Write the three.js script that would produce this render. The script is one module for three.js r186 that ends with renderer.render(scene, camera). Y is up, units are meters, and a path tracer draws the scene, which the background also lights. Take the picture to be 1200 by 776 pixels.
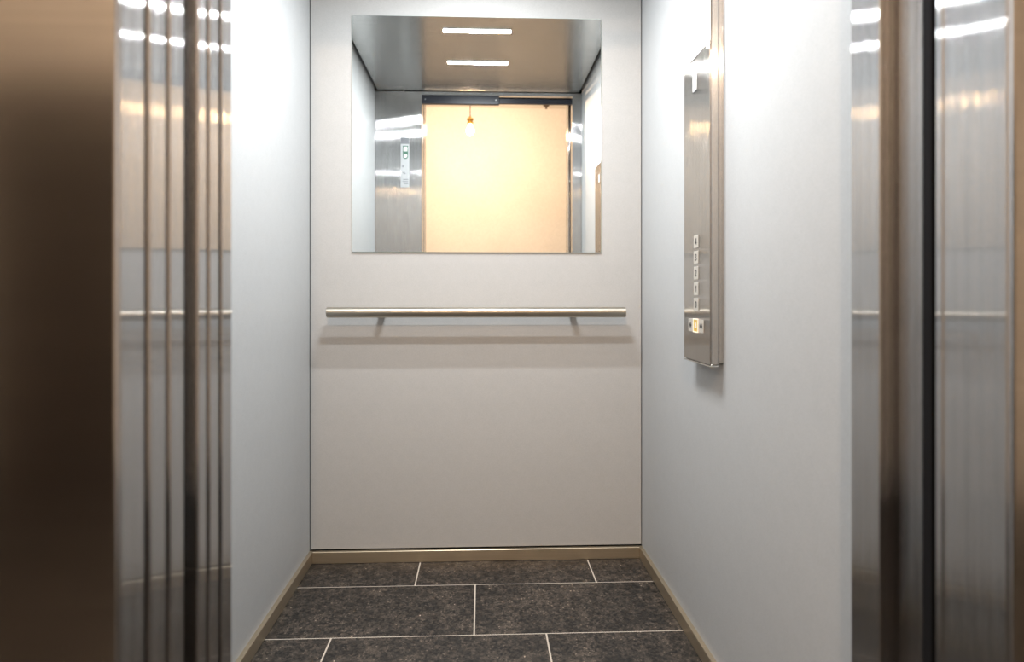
import * as THREE from 'three';
import { RectAreaLightUniformsLib } from 'three/addons/lights/RectAreaLightUniformsLib.js';
import { mergeGeometries } from 'three/addons/utils/BufferGeometryUtils.js';
import { FontLoader } from 'three/addons/loaders/FontLoader.js';
import { TextGeometry } from 'three/addons/geometries/TextGeometry.js';

// ---------------------------------------------------------------- camera, light, exposure
// World: x to the right, y up, camera looks down -z. Helpers below take "depth" d = -z.
const EYE = 0.9581, F = 722.45;
const camera = new THREE.PerspectiveCamera(2 * Math.atan(388 / F) * 180 / Math.PI, 1200 / 776, 0.05, 30);
camera.position.set(0, EYE, 0);
camera.rotation.y = -0.0397;
camera.setViewOffset(1200, 776, 7.15, 42.12, 1200, 776);      // shifted lens
camera.focus = 2.05; camera.userData.fStop = 2.4;
const renderer = new THREE.WebGLRenderer();
renderer.toneMapping = THREE.LinearToneMapping;
const STOPS = 16; renderer.toneMappingExposure = 0.92 * STOPS;
renderer.shadowMap.enabled = true;
RectAreaLightUniformsLib.init();
const scene = new THREE.Scene();
scene.background = new THREE.Color(0);                         // closed rooms: no sky
const LED = { colour: [0.965, 1.0, 1.025], radiance: 620 / STOPS };      // two ceiling light bars of the cabin
const BULB = { colour: [1, 0.725, 0.52], candela: 6.0 / STOPS };        // bare bulb on the landing

// ---------------------------------------------------------------- measures
const WL = -0.6137, WR = 0.5864, ZB = 2.2311, ZF = 0.8661, H = 2.1401;   // cabin
const XL = -0.3447, XR = 0.531;                                          // door opening
const LZ = -1.65, LH = 2.81, LL = -2.4, LR = 2.7;                        // landing
const FACE = 0.595;                                                      // face of the landing frame

// ---------------------------------------------------------------- helpers
function rng(seed) { let a = seed >>> 0; return () => { a = (a + 0x6D2B79F5) | 0; let t = Math.imul(a ^ (a >>> 15), 1 | a); t = (t + Math.imul(t ^ (t >>> 7), 61 | t)) ^ t; return ((t ^ (t >>> 14)) >>> 0) / 4294967296; }; }
const taken = new Map();
function numbered(n) { const k = taken.get(n) || 0; taken.set(n, k + 1); return k ? n + '_' + String(k).padStart(3, '0') : n; }
function tag(o, label, category, group, kind) { Object.assign(o.userData, { label, category }); if (group) o.userData.group = group; if (kind) o.userData.kind = kind; return o; }
function mesh(name, geo, mat, parent) {
  const m = new THREE.Mesh(Array.isArray(geo) ? (geo.length > 1 ? mergeGeometries(geo) : geo[0]) : geo, mat);
  m.castShadow = m.receiveShadow = true;
  m.name = parent ? name : numbered(name);
  (parent || scene).add(m); return m;
}
function group(name, x = 0, y = 0, d = 0) { const g = new THREE.Group(); g.name = numbered(name); g.position.set(x, y, -d); scene.add(g); return g; }
// Chamfered box between x0..x1, y0..y1 and depth d0..d1; uv in metres, u runs level on upright faces.
function box(x0, x1, y0, y1, d0, d1, c = 0, off = [0, 0]) {
  const lo = [x0, y0, -d1], hi = [x1, y1, -d0], pos = [], uv = [];
  c = Math.min(c, (x1 - x0) / 2.5, (y1 - y0) / 2.5, (d1 - d0) / 2.5);
  const P = (s, k) => [0, 1, 2].map((i) => (s[i] > 0 ? hi[i] - (i === k ? 0 : c) : lo[i] + (i === k ? 0 : c)));
  const put = (pts, n) => {
    const a = n.map(Math.abs), ax = a[0] >= a[1] && a[0] >= a[2] ? 0 : a[2] >= a[1] ? 2 : 1;
    const e1 = pts[1].map((v, i) => v - pts[0][i]), e2 = pts[2].map((v, i) => v - pts[0][i]);
    const cr = [e1[1] * e2[2] - e1[2] * e2[1], e1[2] * e2[0] - e1[0] * e2[2], e1[0] * e2[1] - e1[1] * e2[0]];
    if (cr[0] * n[0] + cr[1] * n[1] + cr[2] * n[2] < 0) pts = pts.slice().reverse();
    for (let t = 1; t + 1 < pts.length; t++) for (const p of [pts[0], pts[t], pts[t + 1]]) {
      pos.push(...p);
      uv.push(...(ax === 0 ? [p[2] + off[0], p[1] + off[1]] : ax === 2 ? [p[0] + off[0], p[1] + off[1]] : [p[0] + off[0], p[2] + off[1]]));
    }
  };
  for (let k = 0; k < 3; k++) for (const s of [-1, 1]) {
    const q = [[-1, -1], [1, -1], [1, 1], [-1, 1]].map(([a, b]) => { const v = [0, 0, 0]; v[k] = s; v[(k + 1) % 3] = a; v[(k + 2) % 3] = b; return P(v, k); });
    const n = [0, 0, 0]; n[k] = s; put(q, n);
  }
  if (c > 0) {
    for (let k = 0; k < 3; k++) for (const a of [-1, 1]) for (const b of [-1, 1]) {
      const i = (k + 1) % 3, j = (k + 2) % 3, v = (t) => { const w = [0, 0, 0]; w[k] = t; w[i] = a; w[j] = b; return w; };
      const n = [0, 0, 0]; n[i] = a; n[j] = b * 0.999;
      put([P(v(-1), i), P(v(1), i), P(v(1), j), P(v(-1), j)], n);
    }
    for (const a of [-1, 1]) for (const b of [-1, 1]) for (const e of [-1, 1]) put([P([a, b, e], 0), P([a, b, e], 1), P([a, b, e], 2)], [a, b, e]);
  }
  const g = new THREE.BufferGeometry();
  g.setAttribute('position', new THREE.Float32BufferAttribute(pos, 3));
  g.setAttribute('uv', new THREE.Float32BufferAttribute(uv, 2));
  g.computeVertexNormals();
  return g;
}
function plain(g) { const q = g.index ? g.toNonIndexed() : g; for (const k of Object.keys(q.attributes)) if (!['position', 'normal', 'uv'].includes(k)) q.deleteAttribute(k); return q; }
function rod(r, len, axis, x, y, d, seg = 32) {
  const g = new THREE.CylinderGeometry(r, r, len, seg, 1);
  if (axis === 'x') g.rotateZ(Math.PI / 2); else if (axis === 'z') g.rotateX(Math.PI / 2);
  g.translate(x, y, -d); return plain(g);
}
function lathe(pts, x, y, d, seg = 32) { const g = new THREE.LatheGeometry(pts.map(([r, h]) => new THREE.Vector2(r, h)), seg); g.translate(x, y, -d); return plain(g); }

// ---------------------------------------------------------------- textures (surface grain only)
function noiseField(n, cells, seed) {          // tiling value noise
  const r = rng(seed), g = Float32Array.from({ length: cells * cells }, r), out = new Float32Array(n * n);
  for (let j = 0; j < n; j++) for (let i = 0; i < n; i++) {
    const x = i / n * cells, y = j / n * cells, a = Math.floor(x), b = Math.floor(y), s = x - a, t = y - b;
    const u = s * s * (3 - 2 * s), v = t * t * (3 - 2 * t), G = (p, q) => g[(q % cells) * cells + (p % cells)];
    out[j * n + i] = (G(a, b) * (1 - u) + G(a + 1, b) * u) * (1 - v) + (G(a, b + 1) * (1 - u) + G(a + 1, b + 1) * u) * v;
  }
  return out;
}
function texture(n, fn, metres, srgb = true, m = n) {
  const data = new Uint8Array(n * m * 4);
  for (let k = 0; k < n * m; k++) { const c = fn(k, k % n, Math.floor(k / n)); for (let i = 0; i < 3; i++) data[4 * k + i] = Math.max(0, Math.min(255, Array.isArray(c) ? c[i] : c)); data[4 * k + 3] = 255; }
  const t = new THREE.DataTexture(data, n, m, THREE.RGBAFormat);
  t.wrapS = t.wrapT = THREE.RepeatWrapping; t.magFilter = t.minFilter = THREE.LinearFilter;
  if (srgb) t.colorSpace = THREE.SRGBColorSpace;
  t.repeat.set(1 / metres[0], 1 / metres[1]); t.needsUpdate = true; return t;
}
function stoneTexture(seed) {
  const n = 512, a = noiseField(n, 9, seed), b = noiseField(n, 34, seed + 1), c = noiseField(n, 90, seed + 2), e = noiseField(n, 220, seed + 3), r = rng(seed + 4), f = new Float32Array(n * n).map(() => r());
  return texture(n, (k) => {
    let v = 47 + (a[k] - 0.5) * 22 + (b[k] - 0.5) * 34 + (c[k] - 0.5) * 34 + (e[k] - 0.5) * 34 + (f[k] - 0.5) * 20;
    if (c[k] < 0.22) v -= 20; if (e[k] > 0.86 && b[k] > 0.45) v += 30;
    if (e[k] > 0.90 && c[k] > 0.72 && a[k] > 0.55) v += 75;
    return [v * 1.08, v * 0.97, v * 0.86];
  }, [0.5, 0.5]);
}
const streak = (() => {                          // fine brushing, lines run along v
  const n = 1024, r = rng(7), col = Float32Array.from({ length: n }, r), col2 = Float32Array.from({ length: n }, r), w = noiseField(n, 24, 8);
  return (metres, turned) => texture(n, (k, i, j) => { const q = turned ? j : i; return 238 + (col[q] - 0.5) * 12 + (col2[(q >> 2)] - 0.5) * 5 + (w[k] - 0.5) * 8; }, metres, true);
})();
// Brushing as relief: each scratch leans a little to one side; lines along v (upright) or along u (level).
function brushed(sigma, level, metres) {
  const n = level ? 64 : 1024, m = level ? 1024 : 64, r = rng(level ? 77 : 55);
  const lean = Float32Array.from({ length: 1024 }, () => { let t = 0; for (let i = 0; i < 6; i++) t += r() - 0.5; return t * sigma * 1.41; });
  const t = texture(n, (k, i, j) => { const a = lean[level ? j : i], q = 1 / Math.hypot(a, 1); return [127.5 + 127.5 * (level ? 0 : a * q), 127.5 + 127.5 * (level ? a * q : 0), 127.5 + 127.5 * q].map(Math.round); }, level ? [metres, metres] : [metres, metres], false, m);
  t.magFilter = t.minFilter = THREE.NearestFilter; return t;
}
const streakUp = streak([0.35, 1.4], false), streakLevel = streak([1.4, 0.35], true);
const laminateMap = (() => { const n = 512, a = noiseField(n, 128, 21), b = noiseField(n, 12, 22), r = rng(23); return texture(n, (k) => 243 + (a[k] - 0.5) * 10 + (b[k] - 0.5) * 3 + (r() - 0.5) * 6, [0.25, 0.25]); })();
const plasterMap = (() => { const n = 256, a = noiseField(n, 60, 31), b = noiseField(n, 6, 32); return texture(n, (k) => 244 + (a[k] - 0.5) * 8 + (b[k] - 0.5) * 6, [0.8, 0.8]); })();

// ---------------------------------------------------------------- materials
const lin = (r, g, b) => new THREE.Color().setRGB(r, g, b);
const phys = (o) => new THREE.MeshPhysicalMaterial(o);
const M = {
  laminate: phys({ color: lin(0.48, 0.49, 0.495), map: laminateMap, roughness: 0.5 }),
  backLaminate: phys({ color: lin(0.49, 0.488, 0.478), map: laminateMap, roughness: 0.5 }),
  steel: phys({ color: lin(0.62, 0.62, 0.625), map: streakUp, metalness: 1, roughness: 0.065, normalMap: brushed(0.26, false, 0.02) }),
  steelLevel: phys({ color: lin(0.74, 0.74, 0.745), map: streakLevel, metalness: 1, roughness: 0.17, anisotropy: 0.5, anisotropyRotation: Math.PI / 2 }),
  ceilingSteel: phys({ color: lin(0.78, 0.78, 0.765), map: streakLevel, metalness: 1, roughness: 0.20, normalMap: brushed(0.20, true, 0.025) }),
  panelSteel: phys({ color: lin(0.62, 0.60, 0.57), map: streakUp, metalness: 1, roughness: 0.10, normalMap: brushed(0.22, false, 0.022) }),
  tube: phys({ color: lin(0.60, 0.585, 0.555), metalness: 1, roughness: 0.19 }),
  rail: phys({ color: lin(0.52, 0.48, 0.41), metalness: 1, roughness: 0.28, anisotropy: 0.85, anisotropyRotation: Math.PI / 2 }),
  skirt: phys({ color: lin(0.62, 0.52, 0.38), map: streakLevel, metalness: 0.85, roughness: 0.38 }),
  grout: phys({ color: lin(0.52, 0.46, 0.39), roughness: 0.9 }),
  black: phys({ color: lin(0.004, 0.004, 0.005), roughness: 0.95, specularIntensity: 0.4 }),
  blackRail: phys({ color: lin(0.018, 0.02, 0.03), roughness: 0.35 }),
  dark: phys({ color: lin(0.03, 0.03, 0.03), roughness: 0.8 }),
  mirror: phys({ color: lin(0.90, 0.92, 0.905), metalness: 1, roughness: 0.0 }),
  glassEdge: phys({ color: lin(0.62, 0.72, 0.68), roughness: 0.15 }),
  cream: phys({ color: lin(0.86, 0.83, 0.785), map: plasterMap, roughness: 0.9 }),
  landingFloor: phys({ color: lin(0.03, 0.027, 0.025), roughness: 0.6 }),
  darkWood: phys({ color: lin(0.016, 0.011, 0.009), roughness: 0.65 }),
  white: phys({ color: lin(0.84, 0.84, 0.83), roughness: 0.22 }),
  keySteel: phys({ color: lin(0.62, 0.59, 0.54), metalness: 0.6, roughness: 0.5 }),
  ink: phys({ color: lin(0.015, 0.012, 0.01), roughness: 0.7 }),
  amber: phys({ color: lin(0.55, 0.36, 0.05), roughness: 0.35, emissive: lin(1, 0.55, 0.08), emissiveIntensity: 0.14 / STOPS }),
  halo: phys({ color: lin(0.9, 0.8, 0.7), roughness: 0.3, emissive: lin(1, 0.72, 0.50), emissiveIntensity: 0.5 / STOPS }),
  diffuser: phys({ color: lin(0.8, 0.8, 0.8), roughness: 0.5, emissive: lin(1, 1, 1), emissiveIntensity: 6 / STOPS }),
  brass: phys({ color: lin(0.55, 0.34, 0.10), metalness: 1, roughness: 0.3 }),
  bulbGlow: phys({ color: lin(0.9, 0.8, 0.6), roughness: 0.2, emissive: lin(1, 0.62, 0.28), emissiveIntensity: 190 / STOPS }),
  cord: phys({ color: lin(0.10, 0.07, 0.05), roughness: 0.8 }),
  alu: phys({ color: lin(0.5, 0.5, 0.5), metalness: 1, roughness: 0.4 }),
};
const stone = [101, 211, 307].map((s) => phys({ map: stoneTexture(s), roughness: 0.52, bumpMap: null }));

// ---------------------------------------------------------------- cabin shell
const S = 'structure';
tag(mesh('wall_left', box(WL - 0.022, WL, 0.0425, H + 0.06, ZF + 0.004, ZB + 0.03), M.laminate), 'smooth pale grey laminate cabin wall without any fittings', 'wall', 0, S);
tag(mesh('wall_right', box(WR, WR + 0.022, 0.0425, H + 0.06, ZF + 0.004, ZB + 0.03), M.laminate), 'pale grey laminate cabin wall carrying the button panel', 'wall', 0, S);
{ const g = group('wall_back'); tag(g, 'pale laminate end wall of the cabin behind mirror and handrail', 'wall', 0, S);
  mesh('panel', box(WL + 0.003, WR - 0.003, 0.0475, H + 0.05, ZB, ZB + 0.018, 0.001), M.backLaminate, g);
  mesh('backing', box(WL - 0.022, WR + 0.022, 0, H + 0.06, ZB + 0.03, ZB + 0.05), M.dark, g); }
tag(mesh('ceiling', box(WL + 0.016, WR - 0.016, H, H + 0.02, ZF + 0.006, ZB - 0.016, 0.001), M.ceilingSteel), 'brushed steel ceiling panel of the cabin with two light bars', 'ceiling', 0, S);
tag(mesh('roof', box(WL - 0.022, WR + 0.022, H + 0.06, H + 0.08, ZF - 0.034, ZB + 0.05), M.dark), 'dark cabin roof above the ceiling panel', 'roof', 0, S);
{ // floor: each tile its own piece on a bed of grout
  const g = group('floor'); tag(g, 'cabin floor of dark speckled stone tiles with beige joints', 'floor', 0, S);
  mesh('grout', box(WL, WR, -0.02, -0.0012, ZF, ZB), M.grout, g);
  const gap = 0.0045, T = 0.303, L = 0.603, x0 = WL + 0.010, x1 = WR - 0.010;
  const rows = [[2.0435, ZB - 0.008, -0.2192], [1.7405, 2.0435, -0.0205], [1.4375, 1.7405, -0.4195], [1.1345, 1.4375, -0.2192], [ZF, 1.1345, -0.0205]];
  const r = rng(5); let k = 0;
  for (const [a, b, j] of rows) {
    let s = j; while (s > x0) s -= L;
    for (; s < x1; s += L) {
      const p = Math.max(s + gap / 2, x0), q = Math.min(s + L - gap / 2, x1);
      if (q - p > 0.01) mesh('tile', box(p, q, -0.012, 0, a + gap / 2, b - gap / 2, 0.0008, [r() * 5, r() * 5]), stone[k++ % 3], g);
    }
  }
}
tag(mesh('baseboard_back', box(WL + 0.012, WR - 0.012, 0.0008, 0.042, ZB - 0.012, ZB + 0.004, 0.0012), M.skirt), 'beige metal skirting strip below the mirror wall', 'baseboard', 0, S);
tag(mesh('baseboard_left', box(WL - 0.004, WL + 0.012, 0.0008, 0.042, ZF + 0.006, ZB + 0.004, 0.0012), M.skirt), 'beige metal skirting strip below the empty side wall', 'baseboard', 0, S);
tag(mesh('baseboard_right', box(WR - 0.012, WR + 0.004, 0.0008, 0.042, ZF + 0.006, ZB + 0.004, 0.0012), M.skirt), 'beige metal skirting strip below the button panel wall', 'baseboard', 0, S);
{ const g = group('wall_front'); tag(g, 'brushed steel front wall of the cabin around the door opening', 'wall', 0, S);
  mesh('return_panel', box(WL - 0.022, XL, 0, H - 0.003, 0.834, ZF, 0.0015), M.steel, g);
  mesh('column', [box(XR, WR + 0.022, 0, H - 0.003, 0.802, ZF, 0.0015)], M.steel, g);
  mesh('strike_post', box(XR + 0.024, XR + 0.06, 0, 2.118, 0.745, 0.8015, 0.002), M.steel, g);
  mesh('transom', box(XL - 0.001, XR + 0.001, 2.118, H - 0.003, 0.835, ZF, 0.001), M.steel, g); }

// ---------------------------------------------------------------- doorway: landing frame, sliding panels, tracks, sills
{ const g = group('trim_1'); tag(g, 'brushed steel landing frame around the lift doorway', 'door frame', 0, S);
  const face = (x0, x1, y0, y1) => mesh('face', box(x0, x1, y0, y1, FACE, FACE + 0.006, 0.0015), M.steelLevel, g);
  face(XL - 0.14, XL, 0, 2.17); face(XR, XR + 0.14, 0, 2.17); face(XL - 0.14, XR + 0.14, 2.17, 2.31);
  mesh('reveal', box(XL - 0.012, XL, 0, 2.17, FACE + 0.0062, 0.646, 0.002), M.steel, g);
  mesh('reveal', box(XR, XR + 0.012, 0, 2.17, FACE + 0.0062, 0.689, 0.002), M.steel, g);
  mesh('closing_strip', box(XR + 0.0005, XR + 0.03, 0, 2.17, 0.6895, 0.703, 0.002), M.steel, g);
  mesh('soffit', box(XL - 0.012, XR + 0.012, 2.17, 2.18, FACE + 0.0062, 0.646, 0.001), M.steel, g); }
const doorParts = [[0.655, 0.689, 'landing_door_panel', 'brushed steel landing door panel next to the frame, slid open, edge on'],
  [0.697, 0.730, 'landing_door_panel', 'brushed steel landing door panel beside the dark shaft gap, slid open, edge on'],
  [0.765, 0.789, 'cabin_door_panel', 'brushed steel cabin door panel beside the dark shaft gap, slid open, edge on'],
  [0.797, 0.8245, 'cabin_door_panel', 'brushed steel cabin door panel against the cabin front wall, slid open, edge on']];
for (const [a, b, n, l] of doorParts) {
  const g = group(n, XL, 0, a); tag(g, l, 'door panel', 'telescopic door panels parked at the side of the doorway');
  mesh('leaf', box(-0.44, 0, 0.014, 2.125, 0, b - a, 0.002), M.steel, g);
  mesh('guide_shoe', box(-0.30, -0.20, 0.004, 0.0138, (b - a) * 0.3, (b - a) * 0.7, 0.001), M.black, g);
}
{ const g = group('light_curtain', XR, 0, 0.71); tag(g, 'tall black light curtain strip in the door gap', 'sensor strip');
  mesh('housing', box(0.012, 0.07, 0.02, 2.118, 0, 0.032, 0.003), M.black, g);
  mesh('lens', box(0.0085, 0.0119, 0.05, 2.08, 0.008, 0.020, 0.001), M.black, g); }
{ const g = group('door_track', 0, 2.068, 0.836); tag(g, 'black door track below the transom, thick over the parked panels', 'door track');
  mesh('track_cover', box(XL, 0.104, 0, 0.0495, 0, 0.028, 0.002), M.blackRail, g);
  mesh('track_rail', box(0.1045, XR, 0.006, 0.036, 0.004, 0.026, 0.002), M.blackRail, g);
  const r = plain(new THREE.CylinderGeometry(0.003, 0.003, 0.002, 12)); r.rotateX(Math.PI / 2);
  for (const x of [XL + 0.02, 0.085]) { const c = r.clone(); c.translate(x, 0.025, -0.029); mesh('screw', c, M.alu, g); } }
{ const g = group('landing_sill'); tag(g, 'grooved aluminium threshold of the landing door', 'threshold', 0, S);
  mesh('plate', box(XL - 0.1, XR + 0.1, -0.02, 0, 0.601, 0.735, 0.001), M.alu, g);
  const h = group('cabin_sill'); tag(h, 'grooved aluminium threshold of the cabin door', 'threshold', 0, S);
  mesh('plate', box(XL - 0.1, XR + 0.1, -0.02, 0, 0.762, ZF - 0.0005, 0.001), M.alu, h); }

// ---------------------------------------------------------------- mirror
{ const x0 = -0.4632, x1 = 0.4358, y0 = 1.1115, y1 = 1.962;
  const g = group('wall_mirror', 0, 0, ZB); tag(g, 'large frameless square mirror fixed above the handrail', 'mirror');
  mesh('glass_edge', [box(x0, x1, y0, y1, -0.0055, -0.0003, 0.0012)], M.glassEdge, g).userData.label = 'polished pale glass edge';
  mesh('silvered_face', box(x0 + 0.0016, x1 - 0.0016, y0 + 0.0016, y1 - 0.0016, -0.0059, -0.0056), M.mirror, g); }

// ---------------------------------------------------------------- handrail
{ const g = group('handrail', 0, 0.8972, ZB); tag(g, 'round brushed steel handrail on two wall brackets below mirror', 'handrail');
  const x0 = -0.5385, x1 = 0.512, d = -0.056, R = 0.0185;
  const pr = [[0, 0], [R - 0.001, 0], [R, 0.001], [R, x1 - x0 - 0.001], [R - 0.001, x1 - x0], [0, x1 - x0]];
  const t = new THREE.LatheGeometry(pr.map((p) => new THREE.Vector2(...p)), 48); t.rotateZ(-Math.PI / 2); t.translate(x0, 0, -d);
  mesh('rail', plain(t), M.rail, g);
  for (const x of [-0.352, 0.326]) {
    mesh('bracket', rod(0.0115, 0.040, 'z', x, 0, -0.0202, 24), M.tube, g);
  } }

// ---------------------------------------------------------------- ceiling light bars
for (const [d, l] of [[1.695, 'slim white ceiling light bar beside the mirror wall'], [1.318, 'slim white ceiling light bar beside the doorway']]) {
  const g = group('ceiling_light', -0.019, H, d); tag(g, l, 'ceiling light', 'light bars in the cabin ceiling');
  const w = 0.15, e = 0.0155;
  mesh('frame', [box(-w - 0.004, w + 0.004, -0.0022, -0.0002, -e - 0.004, -e, 0.0005), box(-w - 0.004, w + 0.004, -0.0022, -0.0002, e, e + 0.004, 0.0005),
    box(-w - 0.004, -w, -0.0022, -0.0002, -e, e, 0.0005), box(w, w + 0.004, -0.0022, -0.0002, -e, e, 0.0005)], M.alu, g);
  mesh('diffuser', box(-w, w, -0.0018, -0.0003, -e, e, 0.0003), M.diffuser, g);
  const a = new THREE.RectAreaLight(lin(...LED.colour), LED.radiance, 2 * w, 2 * e);
  a.name = 'ceiling_light_glow'; a.position.y = -0.004; a.rotation.x = -Math.PI / 2; g.add(a);
}

// ---------------------------------------------------------------- control panel on the right wall
const font = await new FontLoader().loadAsync('fonts/droid/droid_sans_bold.typeface.json');
{ // local frame: x points from the wall into the cabin (-x world), so build in world axes with origin at the panel foot
  const g = group('control_panel', WR, 0.787, 1.566); tag(g, 'tall brushed steel button panel with white upper part on side wall', 'control panel');
  const top = 1.835 - 0.787, split = 1.573 - 0.787, dn = -0.096, df = 0.096, T0 = -0.011, T1 = -0.034;
  mesh('back_box', box(T0, -0.0003, 0.006, top - 0.006, dn + 0.002, df - 0.004), M.panelSteel, g);
  mesh('body', box(T1 + 0.002, T0, 0, top, dn, df, 0.003), M.panelSteel, g);
  mesh('face_plate', box(T1, T1 + 0.0019, 0.0015, split - 0.0012, dn + 0.0015, df - 0.0015, 0.0008), M.panelSteel, g);
  mesh('bottom_lip', box(T1 - 0.0006, T0, -0.0035, -0.0002, dn, df, 0.0008), M.tube, g);
  const disp = mesh('display_cover', box(T1, T1 + 0.0019, split + 0.0012, top - 0.0015, dn + 0.0015, df - 0.0015, 0.0008), M.white, g); disp.userData.label = 'white upper cover';
  { const c = rod(0.0028, 0.0015, 'x', T1 - 0.0007, 1.66 - 0.787, 0.02, 12); mesh('indicator', c, M.dark, disp); }
  const lens = mesh('signal_lens', box(T1 - 0.0009, T1 - 0.0002, 1.487 - 0.787, 1.525 - 0.787, -0.004, 0.024, 0.0003), M.white, g); lens.userData.label = 'small white raised square';
  mesh('lens_base', box(T1 - 0.0010, T1 - 0.0002, 1.483 - 0.787, 1.4868 - 0.787, -0.004, 0.024, 0.0005), M.dark, lens);
  const symbol = (shape, y, d, size, parent, mat = M.ink) => {
    const q = new THREE.ExtrudeGeometry(shape, { depth: 0.0006, bevelEnabled: false, curveSegments: 8 }); q.scale(size, size, 1); q.rotateY(-Math.PI / 2); q.translate(T1 - 0.0014, y, -d); mesh('symbol', plain(q), mat, parent);
  };
  const text = (s, y, d, parent) => {
    const q = new TextGeometry(s, { font, size: 0.017, depth: 0.0006, curveSegments: 4, bevelEnabled: false }); q.computeBoundingBox(); const b = q.boundingBox;
    q.translate(-(b.min.x + b.max.x) / 2, -(b.min.y + b.max.y) / 2, 0); q.rotateY(-Math.PI / 2); q.translate(T1 - 0.0014, y, -d); mesh('symbol', plain(q), M.ink, parent);
  };
  const key = (y, d, label, e = 0.0165, mat = M.keySteel) => { const k = mesh('button', box(T1 - 0.0016, T1 - 0.0002, y - e, y + e, d - e, d + e, 0.0005), mat, g); k.userData.label = label; return k; };
  [['4', 1.096], ['3', 1.055], ['2', 1.0145], ['1', 0.974], ['0', 0.9335]].forEach(([s, y]) => text(s, y - 0.787, -0.002, key(y - 0.787, -0.002, 'square steel floor button ' + s)));
  const tri = (...p) => { const s = new THREE.Shape(); p.forEach(([x, y], i) => (i ? s.lineTo(x, y) : s.moveTo(x, y))); return s; };
  const yb = 0.8795 - 0.787;
  let k = key(yb, 0.039, 'steel door opening button'); symbol([tri([-0.06, 0.5], [-0.06, -0.5], [-0.6, 0]), tri([0.06, -0.5], [0.06, 0.5], [0.6, 0])], yb, 0.039, 0.014, k);
  k = key(yb, 0.0, 'glowing amber alarm button with pale lit frame', 0.0150, M.amber);
  const s = new THREE.Shape(); s.moveTo(-0.5, -0.35); s.lineTo(0.5, -0.35); s.quadraticCurveTo(0.32, -0.1, 0.3, 0.2); s.quadraticCurveTo(0.25, 0.55, 0, 0.6); s.quadraticCurveTo(-0.25, 0.55, -0.3, 0.2); s.quadraticCurveTo(-0.32, -0.1, -0.5, -0.35);
  symbol(s, yb, 0.0, 0.016, k, M.white);
  const e = 0.0178, i = 0.0152, fr = (y0, y1, d0, d1) => box(T1 - 0.0028, T1 - 0.0002, y0, y1, d0, d1, 0.0006);
  mesh('lit_frame', [fr(yb - e, yb - i, -e, e), fr(yb + i, yb + e, -e, e), fr(yb - i, yb + i, -e, -i), fr(yb - i, yb + i, i, e)], M.halo, k);
  k = key(yb, -0.039, 'steel door closing button'); symbol([tri([-0.6, 0.5], [-0.6, -0.5], [-0.04, 0]), tri([0.6, -0.5], [0.6, 0.5], [0.04, 0])], yb, -0.039, 0.014, k);
}

// ---------------------------------------------------------------- notice plate on the steel front wall (seen in the mirror)
{ const g = group('notice_plate', -0.441, 1.581, ZF); tag(g, 'narrow pale notice plate with green framed square and circle', 'sign');
  mesh('plate', box(-0.0246, 0.0246, 0, 0.287, 0.0002, 0.0022, 0.0006), phys({ color: lin(0.40, 0.41, 0.42), roughness: 0.5 }), g);
  const green = phys({ color: lin(0.05, 0.13, 0.09), roughness: 0.5 }), grey = phys({ color: lin(0.17, 0.175, 0.19), roughness: 0.5 }), D0 = 0.0022, D1 = 0.0030;
  mesh('header', box(-0.024, 0.024, 0.250, 0.2865, D0, D1 - 0.0003), grey, g);
  const fs = new THREE.Shape(); fs.moveTo(-0.0175, 0.2395); fs.lineTo(0.0125, 0.2395); fs.lineTo(0.0125, 0.179); fs.absarc(-0.0025, 0.179, 0.015, 0, -Math.PI, true); fs.lineTo(-0.0175, 0.2395);
  const fg = new THREE.ExtrudeGeometry(fs, { depth: 0.0006, bevelEnabled: false, curveSegments: 16 }); fg.rotateY(Math.PI); fg.scale(1, 1, 1); fg.translate(0, 0, -D0);
  const frame = mesh('symbol_frame', plain(fg), green, g);
  mesh('square', box(-0.0075, 0.0125, 0.2085, 0.2335, D1 - 0.0001, D1 + 0.0005), M.white, frame);
  const c = rod(0.0102, 0.0006, 'z', 0.0025, 0.1815, D1 + 0.0002, 24); mesh('circle', c, M.white, frame);
  for (const [y, x0, x1] of [[0.125, 0.004, 0.018], [0.118, 0.006, 0.016], [0.085, 0.000, 0.014], [0.078, -0.004, 0.010], [0.045, -0.018, 0.012], [0.033, -0.018, 0.014], [0.021, -0.018, 0.008]])
    mesh('printed_line', box(-x1, -x0, y - 0.0022, y + 0.0022, D0, D0 + 0.0003), grey, g); }

// ---------------------------------------------------------------- landing (behind the camera, seen in the mirror and the steel)
tag(mesh('wall_landing_rear', box(LL - 0.1, LR + 0.1, 0, LH, LZ - 0.1, LZ), M.cream), 'cream plaster landing wall facing the lift', 'wall', 0, S);
tag(mesh('wall_landing_left', box(LL - 0.1, LL, 0, LH, LZ, 0.60), M.cream), 'cream plaster landing wall near the dark wooden door', 'wall', 0, S);
tag(mesh('wall_landing_right', box(LR, LR + 0.1, 0, LH, LZ, 0.60), M.cream), 'cream plaster landing wall away from the dark wooden door', 'wall', 0, S);
{ const g = group('wall_landing_front'); tag(g, 'cream plaster landing wall around the lift doorway', 'wall', 0, S);
  mesh('side', box(LL, XL - 0.139, 0, LH, 0.602, 0.65), M.cream, g); mesh('side', box(XR + 0.139, LR, 0, LH, 0.602, 0.70), M.cream, g);
  mesh('above', box(XL - 0.139, XR + 0.139, 2.309, LH, 0.602, 0.65), M.cream, g); }
tag(mesh('ceiling_landing', box(LL - 0.1, LR + 0.1, LH, LH + 0.1, LZ - 0.1, 0.70), M.cream), 'plain plaster ceiling of the landing', 'ceiling', 0, S);
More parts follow.
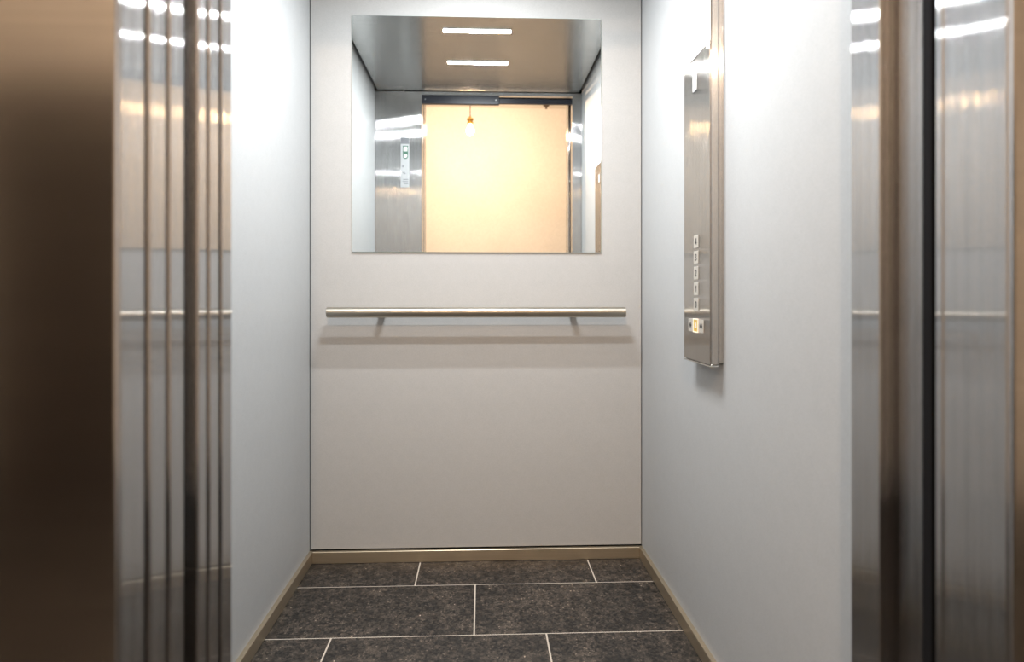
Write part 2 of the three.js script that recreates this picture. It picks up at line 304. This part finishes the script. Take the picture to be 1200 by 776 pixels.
tag(mesh('floor_landing', box(LL - 0.1, LR + 0.1, -0.05, -0.0005, LZ - 0.1, 0.60), M.landingFloor), 'dark floor of the landing', 'floor', 0, S);
{ const g = group('door_1', -1.80, 0, LZ); tag(g, 'dark wooden door in the cream landing wall', 'door', 0, S);
  mesh('leaf', box(-0.45, 0.45, 0.004, 1.90, 0.0005, 0.03, 0.003), M.darkWood, g);
  const h = mesh('handle', [rod(0.008, 0.05, 'z', 0.38, 1.0, 0.055, 12), rod(0.008, 0.11, 'x', 0.33, 1.0, 0.08, 12)], M.alu, g); h.userData.label = 'metal lever handle';
  mesh('casing', [box(-0.52, -0.452, 0, 1.965, 0.0005, 0.02, 0.002), box(0.452, 0.52, 0, 1.965, 0.0005, 0.02, 0.002), box(-0.452, 0.452, 1.903, 1.965, 0.0005, 0.02, 0.002)], M.darkWood, g); }
{ const bx = -0.0901, bd = -0.5, g = group('pendant_bulb', bx, LH, bd); tag(g, 'bare glowing bulb hanging on a cord from a brass holder', 'lamp');
  mesh('ceiling_cup', lathe([[0, -0.03], [0.02, -0.028], [0.04, -0.01], [0.042, -0.0003], [0, -0.0003]], 0, 0, 0), M.brass, g);
  const drop = LH - 2.736;
  mesh('cord', rod(0.0035, 0.325 + drop, 'y', 0, -0.19 - drop / 2, 0, 10), M.cord, g);
  mesh('holder', lathe([[0, -0.345], [0.010, -0.346], [0.012, -0.356], [0.022, -0.360], [0.027, -0.366], [0.027, -0.374], [0.020, -0.378], [0.020, -0.392], [0.024, -0.394], [0.024, -0.402], [0.019, -0.405], [0.019, -0.413], [0, -0.413]], 0, -drop, 0), M.brass, g);
  const pts = [[0.014, -0.411]]; for (let a = 0; a <= 14; a++) { const t = 0.5 + (Math.PI - 0.5) * a / 14; pts.push([Math.max(0, 0.031 * Math.sin(t)), -0.462 + 0.036 * Math.cos(t)]); }
  mesh('bulb', lathe(pts, 0, -drop, 0), M.bulbGlow, g);
  const p = new THREE.PointLight(lin(...BULB.colour), BULB.candela); p.name = 'bulb_glow'; p.position.y = -0.462 - drop; p.castShadow = true; p.shadow.radius = 1.3; g.add(p); }
{ const g = group('smoke_detector', 0.63, LH, -1.53); tag(g, 'small detector on the landing ceiling', 'detector');
  mesh('base', lathe([[0, -0.012], [0.028, -0.012], [0.030, -0.0003], [0, -0.0003]], 0, 0, 0, 20), M.cord, g);
  mesh('head', lathe([[0, -0.04], [0.010, -0.038], [0.012, -0.0122], [0, -0.0122]], 0, 0, 0, 16), M.cord, g); }

renderer.render(scene, camera);
